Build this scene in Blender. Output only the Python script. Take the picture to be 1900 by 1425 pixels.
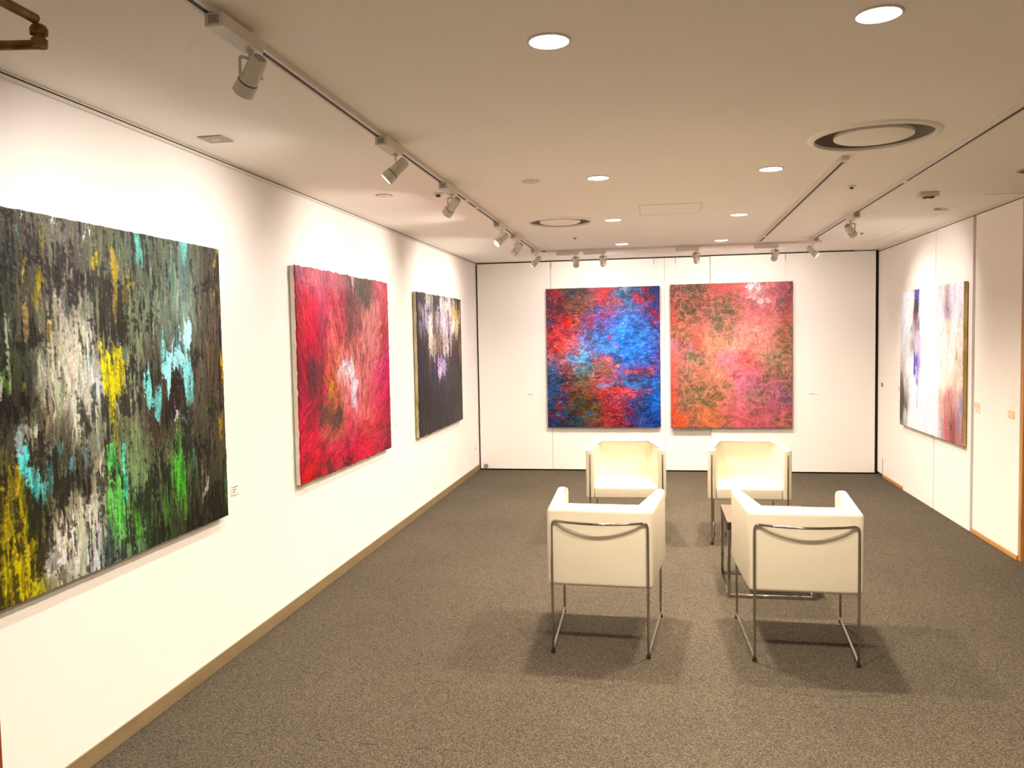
import bpy, bmesh, math, random
import numpy as np
from mathutils import Vector, Matrix

# ------------------------------------------------------------------ set-up
scene = bpy.context.scene
COL = scene.collection
for o in list(bpy.data.objects):
    bpy.data.objects.remove(o)

XL, XR, YB, H = -2.063, 2.383, 9.398, 2.438      # left wall, right wall, back wall, ceiling height

# camera: phone at eye height, turned a little to the left and down
cam_d = bpy.data.cameras.new('camera')
cam_d.sensor_width = 36.0
cam_d.lens = 28.673
cam_d.clip_start = 0.05
cam = bpy.data.objects.new('camera', cam_d)
COL.objects.link(cam)
_yaw, _pit, _rol = 0.17384, -0.05586, -0.01819
_f = Vector((-math.sin(_yaw) * math.cos(_pit), math.cos(_yaw) * math.cos(_pit), math.sin(_pit)))
_r = Vector((math.cos(_yaw), math.sin(_yaw), 0))
_u = _r.cross(_f)
_r2 = _r * math.cos(_rol) + _u * math.sin(_rol)
_u2 = _u * math.cos(_rol) - _r * math.sin(_rol)
M = Matrix((_r2, _u2, -_f)).transposed().to_4x4()
M.translation = Vector((0, 0, 1.55))
cam.matrix_world = M
scene.camera = cam

# world: dim warm air outside the room
w = bpy.data.worlds.new('world')
scene.world = w
w.use_nodes = True
w.node_tree.nodes['Background'].inputs[0].default_value = (1.0, 0.86, 0.70, 1)
w.node_tree.nodes['Background'].inputs[1].default_value = 0.15

DOWN_W = 45.0           # watts of each recessed downlight
SPOT_W = 70.0           # watts of each track spot
WARM = (1.0, 0.84, 0.66)
WARM_SPOT = (1.0, 0.875, 0.79)

scene.view_settings.view_transform = 'Standard'
scene.view_settings.look = 'None'
scene.view_settings.exposure = 0.0
scene.view_settings.gamma = 1.0
scene.view_settings.use_curve_mapping = False
scene.cycles.use_denoising = True
scene.cycles.max_bounces = 10
scene.cycles.diffuse_bounces = 6

# ------------------------------------------------------------------ helpers
def lin(h):
    c = [int(h[i:i + 2], 16) / 255 for i in (0, 2, 4)]
    return tuple(x / 12.92 if x <= .04045 else ((x + .055) / 1.055) ** 2.4 for x in c)

def link(o, parent=None):
    COL.objects.link(o)
    if parent is not None:
        o.parent = parent
    return o

def tag(o, label=None, cat=None, group=None, kind=None):
    if label: o['label'] = label
    if cat: o['category'] = cat
    if group: o['group'] = group
    if kind: o['kind'] = kind
    return o

def empty(name, loc=(0, 0, 0), rz=0.0):
    o = bpy.data.objects.new(name, None)
    o.empty_display_size = .1
    o.location = loc
    o.rotation_euler = (0, 0, rz)
    return link(o)

def obj(name, bm, mat, parent=None, smooth=True, loc=None, rot=None):
    """link a bmesh (or an existing mesh) as ONE object"""
    if isinstance(bm, bmesh.types.BMesh):
        me = bpy.data.meshes.new(name)
        bmesh.ops.recalc_face_normals(bm, faces=bm.faces)
        bm.to_mesh(me)
        bm.free()
        me.materials.append(mat)
        if smooth:
            me.polygons.foreach_set('use_smooth', [True] * len(me.polygons))
            me.set_sharp_from_angle(angle=math.radians(38))
    else:
        me = bm
    o = bpy.data.objects.new(name, me)
    if loc is not None: o.location = loc
    if rot is not None: o.rotation_euler = rot
    return link(o, parent)

def box(bm, x0, x1, y0, y1, z0, z1, bev=0.0, seg=2):
    r = bmesh.ops.create_cube(bm, size=1.0)
    vs = r['verts']
    for v in vs:
        v.co = Vector(((x0 + x1) / 2 + v.co.x * (x1 - x0), (y0 + y1) / 2 + v.co.y * (y1 - y0), (z0 + z1) / 2 + v.co.z * (z1 - z0)))
    if bev > 0:
        es = list({e for v in vs for e in v.link_edges})
        bmesh.ops.bevel(bm, geom=es, offset=bev, segments=seg, profile=.5, affect='EDGES')
    return bm

def bx(*a, **k):
    return box(bmesh.new(), *a, **k)

def prism(pts, z0, z1, bev=0.0, seg=2):
    bm = bmesh.new()
    lo = [bm.verts.new((x, y, z0)) for x, y in pts]
    hi = [bm.verts.new((x, y, z1)) for x, y in pts]
    n = len(pts)
    bm.faces.new(lo[::-1]); bm.faces.new(hi)
    for i in range(n):
        bm.faces.new((lo[i], lo[(i + 1) % n], hi[(i + 1) % n], hi[i]))
    if bev > 0:
        bmesh.ops.bevel(bm, geom=list(bm.edges), offset=bev, segments=seg, profile=.5, affect='EDGES', clamp_overlap=True)
    return bm

def lathe(prof, n=32, bm=None, cx=0, cy=0, cz=0, closed=False):
    """profile of (r, z); ends with r == 0 are closed to a point"""
    bm = bm or bmesh.new()
    rings = []
    for r, z in prof:
        if r < 1e-6:
            rings.append([bm.verts.new((cx, cy, cz + z))])
        else:
            rings.append([bm.verts.new((cx + r * math.cos(2 * math.pi * i / n), cy + r * math.sin(2 * math.pi * i / n), cz + z)) for i in range(n)])
    pairs = list(zip(rings, rings[1:]))
    if closed: pairs.append((rings[-1], rings[0]))
    for a, b in pairs:
        for i in range(n):
            j = (i + 1) % n
            if len(a) == 1 and len(b) == 1: continue
            if len(a) == 1: bm.faces.new((a[0], b[i], b[j]))
            elif len(b) == 1: bm.faces.new((a[i], b[0], a[j]))
            else: bm.faces.new((a[i], b[i], b[j], a[j]))
    return bm

def rounded(path, rad, seg=5):
    """round the inner corners of a polyline; rad is one radius or one per corner"""
    P = [Vector(p) for p in path]
    out = [P[0]]
    for i in range(1, len(P) - 1):
        r = rad if not isinstance(rad, (list, tuple)) else rad[i - 1]
        a = (P[i - 1] - P[i]); b = (P[i + 1] - P[i])
        r = min(r, a.length * .49, b.length * .49)
        s, e = P[i] + a.normalized() * r, P[i] + b.normalized() * r
        for k in range(seg + 1):
            t = k / seg
            out.append(s * (1 - t) ** 2 + P[i] * 2 * t * (1 - t) + e * t * t)
    out.append(P[-1])
    return out

def tube(path, r, n=10, bm=None, flat=None):
    bm = bm or bmesh.new()
    P = [Vector(p) for p in path]
    rings = []
    prev = None
    for i, p in enumerate(P):
        t = (P[min(i + 1, len(P) - 1)] - P[max(i - 1, 0)]).normalized()
        if prev is None:
            ref = Vector((0, 0, 1)) if abs(t.z) < .9 else Vector((1, 0, 0))
            a = t.cross(ref).normalized()
        else:
            a = (prev - t * prev.dot(t)).normalized()
        prev = a
        b = t.cross(a)
        rings.append([bm.verts.new(p + a * r * math.cos(2 * math.pi * k / n) + b * (flat or r) * math.sin(2 * math.pi * k / n)) for k in range(n)])
    for A, B in zip(rings, rings[1:]):
        for k in range(n):
            bm.faces.new((A[k], A[(k + 1) % n], B[(k + 1) % n], B[k]))
    bm.faces.new(rings[0][::-1]); bm.faces.new(rings[-1])
    return bm

# ------------------------------------------------------------------ materials
def mat(name, col, rough=.6, metal=0.0, spec=.5, emit=None, estr=0.0):
    m = bpy.data.materials.new(name)
    m.use_nodes = True
    b = m.node_tree.nodes['Principled BSDF']
    b.inputs['Base Color'].default_value = (*col, 1)
    b.inputs['Roughness'].default_value = rough
    b.inputs['Metallic'].default_value = metal
    b.inputs['Specular IOR Level'].default_value = spec
    if emit:
        b.inputs['Emission Color'].default_value = (*emit, 1)
        b.inputs['Emission Strength'].default_value = estr
    return m

def nodes(m):
    return m.node_tree.nodes, m.node_tree.links, m.node_tree.nodes['Principled BSDF']

def mottled(name, c1, c2, scale, rough=.6, detail=4, stretch=(1, 1, 1), bump=0.0, bscale=None, spec=.4, contrast=(.35, .65)):
    """noise mixed between two colours, with optional fine bump (object coordinates)"""
    m = mat(name, c1, rough, spec=spec)
    N, L, b = nodes(m)
    tc = N.new('ShaderNodeTexCoord'); mp = N.new('ShaderNodeMapping')
    mp.inputs['Scale'].default_value = stretch
    L.new(tc.outputs['Object'], mp.inputs['Vector'])
    nz = N.new('ShaderNodeTexNoise'); nz.inputs['Scale'].default_value = scale; nz.inputs['Detail'].default_value = detail
    L.new(mp.outputs[0], nz.inputs['Vector'])
    cr = N.new('ShaderNodeValToRGB')
    cr.color_ramp.elements[0].position = contrast[0]; cr.color_ramp.elements[0].color = (*c1, 1)
    cr.color_ramp.elements[1].position = contrast[1]; cr.color_ramp.elements[1].color = (*c2, 1)
    L.new(nz.outputs['Fac'], cr.inputs[0]); L.new(cr.outputs[0], b.inputs['Base Color'])
    if bump:
        n2 = N.new('ShaderNodeTexNoise'); n2.inputs['Scale'].default_value = bscale or scale; n2.inputs['Detail'].default_value = 3
        L.new(mp.outputs[0], n2.inputs['Vector'])
        bp = N.new('ShaderNodeBump'); bp.inputs['Strength'].default_value = bump; bp.inputs['Distance'].default_value = .01
        L.new(n2.outputs['Fac'], bp.inputs['Height']); L.new(bp.outputs[0], b.inputs['Normal'])
    return m

M_wall = mottled('white_wall_paint', (.86, .84, .81), (.88, .86, .83), 3.0, .75, bump=.04, bscale=160, spec=.25)
M_wallp = mottled('partition_panel_paint', (.86, .84, .81), (.88, .86, .83), 2.0, .6, bump=.03, bscale=120, spec=.3)
M_ceil = mottled('ceiling_paint', (.92, .88, .82), (.94, .90, .84), 1.2, .85, bump=.05, bscale=140, spec=.2)
M_gap = mat('dark_gap', (.030, .020, .014), .8)
M_chan = mat('grey_channel', (.27, .235, .20), .6)
M_black = mat('black_plastic', (.010, .009, .009), .5)
M_white = mat('white_metal', (.66, .62, .55), .42)
M_rail = mat('white_rail', (.70, .66, .60), .45)
M_slot = mat('track_slot', (.012, .008, .008), .6)
M_chrome = mat('polished_chrome', (.46, .43, .40), .10, metal=1.0)
M_leather = mottled('white_leather', (.66, .61, .485), (.685, .63, .505), 6, .45, bump=.05, bscale=420, spec=.45)
M_wire = mat('picture_wire', (.62, .57, .50), .5)
M_card = mat('white_card', (.85, .84, .82), .6)
M_sticker = mat('grey_sticker', (.46, .42, .37), .5)
M_ink = mat('grey_ink', (.16, .15, .16), .7)
M_grey = mat('grey_plate', (.36, .32, .27), .5)
M_throat = mat('diffuser_throat', (.20, .175, .135), .6)
M_dirty = mat('dark_sensor', (.07, .05, .04), .5)
M_beige = mat('beige_patch', (.74, .60, .42), .6)
M_lens = mat('lit_lens', (1, 1, 1), .4, emit=(1, .93, .80), estr=9.0)
M_base = mottled('khaki_vinyl_skirting', (.20, .145, .075), (.245, .18, .095), 5, .5, stretch=(1, 1, 4), bump=.1, bscale=40)
M_bronze = mottled('worn_bronze', (.10, .045, .015), (.30, .17, .07), 26, .38, contrast=(.3, .7))
nodes(M_bronze)[2].inputs['Metallic'].default_value = .55

def wood(name, c1, c2, scale=6, rough=.45, stretch=(12, 12, .8)):
    return mottled(name, c1, c2, scale, rough, detail=6, stretch=stretch, bump=.05, bscale=30)
M_oak = wood('orange_oak', (.46, .21, .055), (.62, .31, .10))
M_red = wood('red_brown_wood', (.14, .022, .006), (.22, .045, .012))
M_wenge = wood('dark_table_edge', (.020, .013, .010), (.035, .024, .018), rough=.35, stretch=(1, 12, 12))
M_top = mottled('taupe_table_top', (.125, .088, .064), (.145, .103, .075), 30, .5, stretch=(1, 8, 8), spec=.25)

# carpet: dense speckled loop pile
M_carpet = mat('speckled_grey_carpet', (.12, .11, .095), .95, spec=.1)
N, L, b = nodes(M_carpet)
tc = N.new('ShaderNodeTexCoord')
n1 = N.new('ShaderNodeTexNoise'); n1.inputs['Scale'].default_value = 170; n1.inputs['Detail'].default_value = 2; n1.inputs['Roughness'].default_value = .7
n2 = N.new('ShaderNodeTexNoise'); n2.inputs['Scale'].default_value = 1.1; n2.inputs['Detail'].default_value = 3
n3 = N.new('ShaderNodeTexVoronoi'); n3.inputs['Scale'].default_value = 260
for n in (n1, n2, n3): L.new(tc.outputs['Object'], n.inputs['Vector'])
cr = N.new('ShaderNodeValToRGB')
e = cr.color_ramp.elements
e[0].position = .18; e[0].color = (.026, .023, .0175, 1)
e[1].position = .84; e[1].color = (.170, .147, .112, 1)
e2 = cr.color_ramp.elements.new(.5); e2.color = (.074, .0625, .0465, 1)
n4 = N.new('ShaderNodeTexVoronoi'); n4.inputs['Scale'].default_value = 290
L.new(tc.outputs['Object'], n4.inputs['Vector'])
sp = N.new('ShaderNodeSeparateColor'); L.new(n4.outputs['Color'], sp.inputs[0])
ma = N.new('ShaderNodeMath'); ma.operation = 'MULTIPLY_ADD'; ma.inputs[1].default_value = .55
L.new(sp.outputs[0], ma.inputs[0])
mb = N.new('ShaderNodeMath'); mb.operation = 'MULTIPLY'; mb.inputs[1].default_value = .45
L.new(n1.outputs['Fac'], mb.inputs[0]); L.new(mb.outputs[0], ma.inputs[2])
L.new(ma.outputs[0], cr.inputs[0])
mx = N.new('ShaderNodeMix'); mx.data_type = 'RGBA'; mx.blend_type = 'MULTIPLY'; mx.inputs['Factor'].default_value = 1
cr2 = N.new('ShaderNodeValToRGB')
cr2.color_ramp.elements[0].position = .3; cr2.color_ramp.elements[0].color = (.88, .86, .86, 1)
cr2.color_ramp.elements[1].position = .7; cr2.color_ramp.elements[1].color = (1.06, 1.04, 1.0, 1)
L.new(n2.outputs['Fac'], cr2.inputs[0])
L.new(cr.outputs[0], mx.inputs['A']); L.new(cr2.outputs[0], mx.inputs['B']); L.new(mx.outputs['Result'], b.inputs['Base Color'])
bp = N.new('ShaderNodeBump'); bp.inputs['Strength'].default_value = .2; bp.inputs['Distance'].default_value = .004
L.new(n3.outputs['Distance'], bp.inputs['Height']); L.new(bp.outputs[0], b.inputs['Normal'])

# oil paint: colour laid down per vertex of the impasto relief
def oil(name, rough):
    m = mat(name, (.5, .5, .5), rough, spec=.22)
    N, L, b = nodes(m)
    a = N.new('ShaderNodeVertexColor'); a.layer_name = 'pigment'
    L.new(a.outputs['Color'], b.inputs['Base Color'])
    tc = N.new('ShaderNodeTexCoord')
    nz = N.new('ShaderNodeTexNoise'); nz.inputs['Scale'].default_value = 120; nz.inputs['Detail'].default_value = 3
    L.new(tc.outputs['Object'], nz.inputs['Vector'])
    bp = N.new('ShaderNodeBump'); bp.inputs['Strength'].default_value = .10; bp.inputs['Distance'].default_value = .004
    L.new(nz.outputs['Fac'], bp.inputs['Height']); L.new(bp.outputs[0], b.inputs['Normal'])
    return m
M_oil = oil('oil_paint', .55)
M_canvas = mottled('primed_canvas', (.62, .58, .46), (.70, .66, .54), 14, .8, bump=.1, bscale=300)
M_canvas_olive = mottled('stained_canvas', (.34, .28, .12), (.62, .55, .36), 9, .8, stretch=(1, 1, .5), bump=.1, bscale=300)
M_canvas_gold = mottled('ochre_canvas_edge', (.22, .15, .035), (.60, .42, .17), 7, .7, stretch=(1, 1, .5), bump=.15, bscale=90)
M_canvas_dark = mottled('painted_canvas_edge', (.03, .035, .03), (.09, .09, .07), 20, .7)

# ------------------------------------------------------------------ room shell
DOWNLIGHTS = [(x, y) for y in (2.48, 4.63, 6.31, 7.97, .38) for x in (-.304, .625)]  # last row is unseen, added to brighten the ceiling and chair backs
DIFFUSERS = [(.985, 3.985, .285), (-.706, 6.288, .262)]
X_FAR = 3.7; Y_NEAR = -1.6
SEAMS = [(-1.68, 2.925, -1.60, 2.924), (-1.31, 2.920, -1.268, 2.920), (-1.24, 2.917, -1.215, 2.916), (-1.13, 2.915, -1.06, 2.914), (-.90, 2.911, -.845, 2.910), (-.81, 2.909, -.70, 2.907)]

floor = tag(obj('floor', bx(XL - .1, X_FAR + .1, Y_NEAR - .1, YB + .2, -.08, 0), M_carpet, smooth=False), 'speckled dark grey carpet covering the gallery floor', kind='structure')

bm = bmesh.new()
for xa, ya, xb2, yb2 in SEAMS:
    a_, b_ = Vector((xa, ya, 0)), Vector((xb2, yb2, 0)); n_ = (b_ - a_).normalized().cross(Vector((0, 0, 1))) * .0016
    vs = [bm.verts.new(p_ + Vector((0, 0, z_))) for z_ in (0, .0008) for p_ in (a_ - n_, b_ - n_, b_ + n_, a_ + n_)]
    for f_ in ((3, 2, 1, 0), (4, 5, 6, 7), (0, 1, 5, 4), (1, 2, 6, 5), (2, 3, 7, 6), (3, 0, 4, 7)): bm.faces.new([vs[i_] for i_ in f_])
obj('carpet_seam', bm, M_black, floor, smooth=False)

# ceiling with real openings for the downlights and air diffusers
bm = bmesh.new()
def loop_edges(pts):
    vs = [bm.verts.new((x, y, H)) for x, y in pts]
    return [bm.edges.new((vs[i], vs[(i + 1) % len(vs)])) for i in range(len(vs))]
ed = loop_edges([(XL - .1, Y_NEAR - .1), (X_FAR + .1, Y_NEAR - .1), (X_FAR + .1, YB + .2), (XL - .1, YB + .2)])
for x, y in DOWNLIGHTS:
    ed += loop_edges([(x + .058 * math.cos(k * math.pi / 16), y + .058 * math.sin(k * math.pi / 16)) for k in range(32)])
for x, y, r in DIFFUSERS:
    ed += loop_edges([(x + r * .92 * math.cos(k * math.pi / 24), y + r * .92 * math.sin(k * math.pi / 24)) for k in range(48)])
bmesh.ops.triangle_fill(bm, edges=ed, use_beauty=True, use_dissolve=False)
ceiling = tag(obj('ceiling', bm, M_ceil, smooth=False), 'flat white ceiling with recessed lights and air diffusers', kind='structure')
obj('slab', bx(XL - .1, X_FAR + .1, Y_NEAR - .1, YB + .2, H + .16, H + .24), M_ceil, ceiling, smooth=False)
# slightly lower border strip of the ceiling above the right wall
tag(obj('trim_1', bx(2.14, 2.40, 5.87, YB + .02, H - .006, H - .0005), M_ceil, smooth=False), 'shallow ceiling border strip above the right panels', kind='structure')

tag(obj('wall_left', bx(XL - .12, XL, Y_NEAR, YB + .1, 0, H + .16), M_wall, smooth=False), 'long white wall with three paintings', kind='structure')
tag(obj('baseboard_left', bx(XL, XL + .007, Y_NEAR, YB - .02, 0, .068, bev=.002, seg=1), M_base), 'khaki vinyl skirting along the left wall', kind='structure')
bm = bx(XL, XL + .014, Y_NEAR, YB - .005, H - .007, H - .001)
box(bm, XL, XL + .014, Y_NEAR, YB - .005, H - .024, H - .0125)
t2 = tag(obj('trim_2', bm, M_rail, smooth=False), 'thin picture rail at the top of the left wall', kind='structure')
obj('groove', bx(XL, XL + .0138, Y_NEAR, YB - .005, H - .0125, H - .007), M_gap, t2, smooth=False)

# back wall: movable partition panels with dark gaps round them
wb = tag(obj('wall_back', bx(XL - .1, XR + .15, YB + .03, YB + .12, 0, H + .16), M_gap, smooth=False), 'white movable partition panels closing the far end', kind='structure')
for x0, x1, dy in ((-2.043, -1.183, 0), (-1.180, .1125, .002), (.115, .6165, .005), (.6195, 2.352, -.022)):
    obj('panel', bx(x0, x1, YB + dy, YB + .035, .016, H - .016, bev=.002, seg=1), M_wallp, wb, smooth=False)
obj('scuff_mark', lathe([(0, 0), (.028, 0), (.028, .002), (0, .002)], 14), M_chan, wb, loc=(-1.98, YB - .0005, .045), rot=(math.pi / 2, 0, 0))

# right wall: four panels, orange strips under the first and last
wr = tag(obj('wall_right', bx(XR + .03, XR + .12, 5.89, YB + .1, 0, H + .16), M_chan, smooth=False), 'white panelled wall on the right', kind='structure')
for y0, y1, dx, z0 in ((8.462, YB - .01, 0, .03), (7.572, 8.442, -.004, .0), (6.730, 7.552, -.004, .0), (5.892, 6.682, 0, .032)):
    obj('panel', bx(XR + dx, XR + .035, y0, y1, z0, H - .030, bev=.002, seg=1), M_wallp, wr, smooth=False)
obj('corner_joint', bx(XR - .002, XR + .001, 9.17, 9.185, .0, .20), M_chan, wr, smooth=False)
tag(obj('trim_3', bx(XR - .004, XR + .03, 5.88, YB, H - .022, H - .006), M_rail, smooth=False), 'top rail of the right wall panels', kind='structure')
for n, y0, y1 in (('baseboard_right', 8.455, 9.165), ('baseboard_right.001', 5.90, 6.70)):
    tag(obj(n, bx(XR - .004, XR + .03, y0, y1, 0, .031, bev=.002, seg=1), M_oak), 'orange wood strip under a right wall panel', kind='structure')
# wooden door closing off the end of the right wall, seen edge-on at the frame's edge
d2 = tag(obj('door_2', bx(2.391, 3.35, 5.872, 5.90, 0, H - .03, bev=.002, seg=1), M_oak), 'orange oak framed door at the end of the right wall', kind='structure')
obj('frame', bx(2.391, 2.425, 5.862, 5.873, 0, H - .03, bev=.002, seg=1), M_oak, d2)
obj('bottom_rail', bx(2.425, 3.30, 5.862, 5.873, .0, .17, bev=.002, seg=1), M_oak, d2)
obj('floor_stop', bx(2.415, 2.47, 5.852, 5.863, .075, .10, bev=.002, seg=1), M_white, d2)

# the unseen rest of the room behind and beside the camera
tag(obj('wall_side', bx(3.35, X_FAR + .1, 5.87, 5.97, 0, H + .16), M_wall, smooth=False), 'white return wall beyond the oak door', kind='structure')
tag(obj('wall_far_right', bx(X_FAR, X_FAR + .1, Y_NEAR, 5.9, 0, H + .16), M_wall, smooth=False), 'white side wall of the foyer', kind='structure')
tag(obj('wall_front', bx(XL - .1, X_FAR + .1, Y_NEAR - .1, Y_NEAR, 0, H + .16), M_wall, smooth=False), 'white wall behind the entrance', kind='structure')
tag(obj('wall_entrance', bx(XL, -1.34, .62, .74, 0, H), M_wall, smooth=False), 'white wall stub beside the entrance door', kind='structure')

# ------------------------------------------------------------------ entrance door and its closer
d1 = tag(obj('door_1', bx(-1.315, -1.275, .76, 1.369, .01, 2.06, bev=.002, seg=1), M_red), 'red-brown wooden entrance door standing open at the left edge', kind='structure')
dc = tag(empty('door_closer', (-1.275, 1.2, 2.06)), 'bronze folding door closer arm above the left entrance door', 'door closer')
def rel(root, pts):
    return [tuple(Vector(p) - root.location) for p in pts]
EL = Vector((-1.112, 1.350, 2.114))
obj('forearm', tube(rel(dc, [(-1.31, 1.318, 2.101), EL + Vector((.012, .002, -.013))]), .0095, 12, flat=.0085), M_bronze, dc)
obj('main_arm', tube(rel(dc, [EL + Vector((.022, -.02, .024)), (-1.075, 1.05, 2.134)]), .0095, 12, flat=.009), M_bronze, dc)
bm = lathe([(0, -.013), (.0130, -.013), (.0140, -.010), (.0140, .001), (.0105, .003), (.0105, .007), (.0150, .009), (.0155, .019), (.012, .026), (.006, .029), (0, .030)], 24)
obj('elbow_joint', bm, M_bronze, dc, loc=EL + Vector((.012, .0, -.006)) - dc.location)
obj('shoe', bx(-.06, .0, .06, .14, -.02, .045, bev=.004), M_bronze, dc)
obj('closer_body', bx(.19, .26, -.22, -.10, .02, .085, bev=.008), M_bronze, dc)

# ------------------------------------------------------------------ lights in the ceiling
def lamp(kind, name, parent, loc, energy, color, **k):
    d = bpy.data.lights.new(name, kind)
    d.energy = energy; d.color = color
    for a, v in k.items(): setattr(d, a, v)
    o = bpy.data.objects.new(name, d)
    o.location = loc
    return link(o, parent)

ring_me = lens_me = can_me = None
WHERE = {0: 'nearest the entrance', 1: 'second from the entrance', 2: 'third from the entrance', 3: 'nearest the back wall', 4: 'added unseen above the doorway for fill'}
for i, (x, y) in enumerate(DOWNLIGHTS):
    row, side = divmod(i, 2)
    t = empty('downlight', (x, y, H))
    tag(t, 'round recessed downlight, %s in the %s row' % (WHERE[row], 'left' if side == 0 else 'right'), 'ceiling light', 'recessed downlights in two rows')
    if ring_me is None:
        r = obj('trim_ring', lathe([(.056, .004), (.056, -.002), (.060, -.005), (.066, -.003), (.067, 0)], 40), M_white, t)
        l = obj('lens', lathe([(0, .012), (.057, .012), (.057, .016), (0, .016)], 32), M_lens, t)
        c = obj('reflector', lathe([(.0575, 0), (.0575, .05), (0, .05)], 32), M_rail, t)
        ring_me, lens_me, can_me = r.data, l.data, c.data
    else:
        obj('trim_ring', ring_me, None, t); obj('lens', lens_me, None, t); obj('reflector', can_me, None, t)
    lamp('AREA', 'downlight_lamp', t, (0, 0, .009), DOWN_W, WARM, shape='DISK', size=.10, spread=math.radians(138))

for k, (x, y, r) in enumerate(DIFFUSERS):
    t = empty('air_diffuser', (x, y, H))
    tag(t, ['large round ceiling air diffuser near the right track', 'round ceiling air diffuser beside the left track'][k], 'air vent', 'round ceiling air diffusers')
    obj('flange', lathe([(r * 1.0, 0), (r * .99, -.005), (r * .94, -.011), (r * .905, -.013), (r * .89, -.010), (r * .885, .002)], 56), M_ceil, t)
    obj('throat', lathe([(r * .89, -.004), (r * .875, .020), (r * .74, .055), (r * .64, .11), (0, .11)], 56), M_throat, t)
    obj('centre_plate', lathe([(r * .585, .012), (r * .60, .002), (r * .595, -.006), (r * .55, -.011), (r * .3, -.014), (0, -.015)], 56), M_ceil, t)
    obj('hanger', tube([(0, 0, -.01), (0, 0, .10)], .012, 10), M_grey, t)

# ------------------------------------------------------------------ lighting tracks
def track(name, a, b, label, feed=None):
    a, b = Vector((*a, H)), Vector((*b, H))
    d = (b - a); Lg = d.length
    t = empty(name, a, math.atan2(d.y, d.x) - math.pi / 2)
    tag(t, label, 'track', 'ceiling lighting tracks')
    bm = bx(-.021, .021, 0, Lg, -.006, 0)
    box(bm, -.019, -.0075, 0, Lg, -.020, -.006)
    box(bm, .0075, .019, 0, Lg, -.020, -.006)
    obj('rail', bm, M_rail, t, smooth=False)
    obj('conductor_slot', bx(-.0075, .0075, .03, Lg - .03, -.0196, -.0062), M_slot, t, smooth=False)
    for y0 in feed or ():
        obj('joint_cover', bx(-.0185, .0185, y0, y0 + .07, -.0205, -.001, bev=.001, seg=1), M_rail, t, smooth=False)
    obj('end_cap', bx(-.019, .019, -.03, .03, -.0215, -.001, bev=.003), M_white, t)
    obj('end_cap', bx(-.019, .019, Lg - .03, Lg + .03, -.0215, -.001, bev=.003), M_white, t)
    return t
track('lighting_track', (-1.142, -1.2), (-1.165, 8.24), 'long ceiling lighting track running along the left wall', feed=(6.23, 6.52))
track('lighting_track', (1.412, -1.2), (1.462, 8.15), 'long ceiling lighting track running along the right wall', feed=(6.30,))
track('lighting_track', (.955, 4.42), (.985, 8.05), 'short unused ceiling lighting track between the downlights and right track', feed=(3.18,))
track('lighting_track', (-1.11, 8.30), (1.56, 8.30), 'ceiling lighting track across the room before the back wall')

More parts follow.
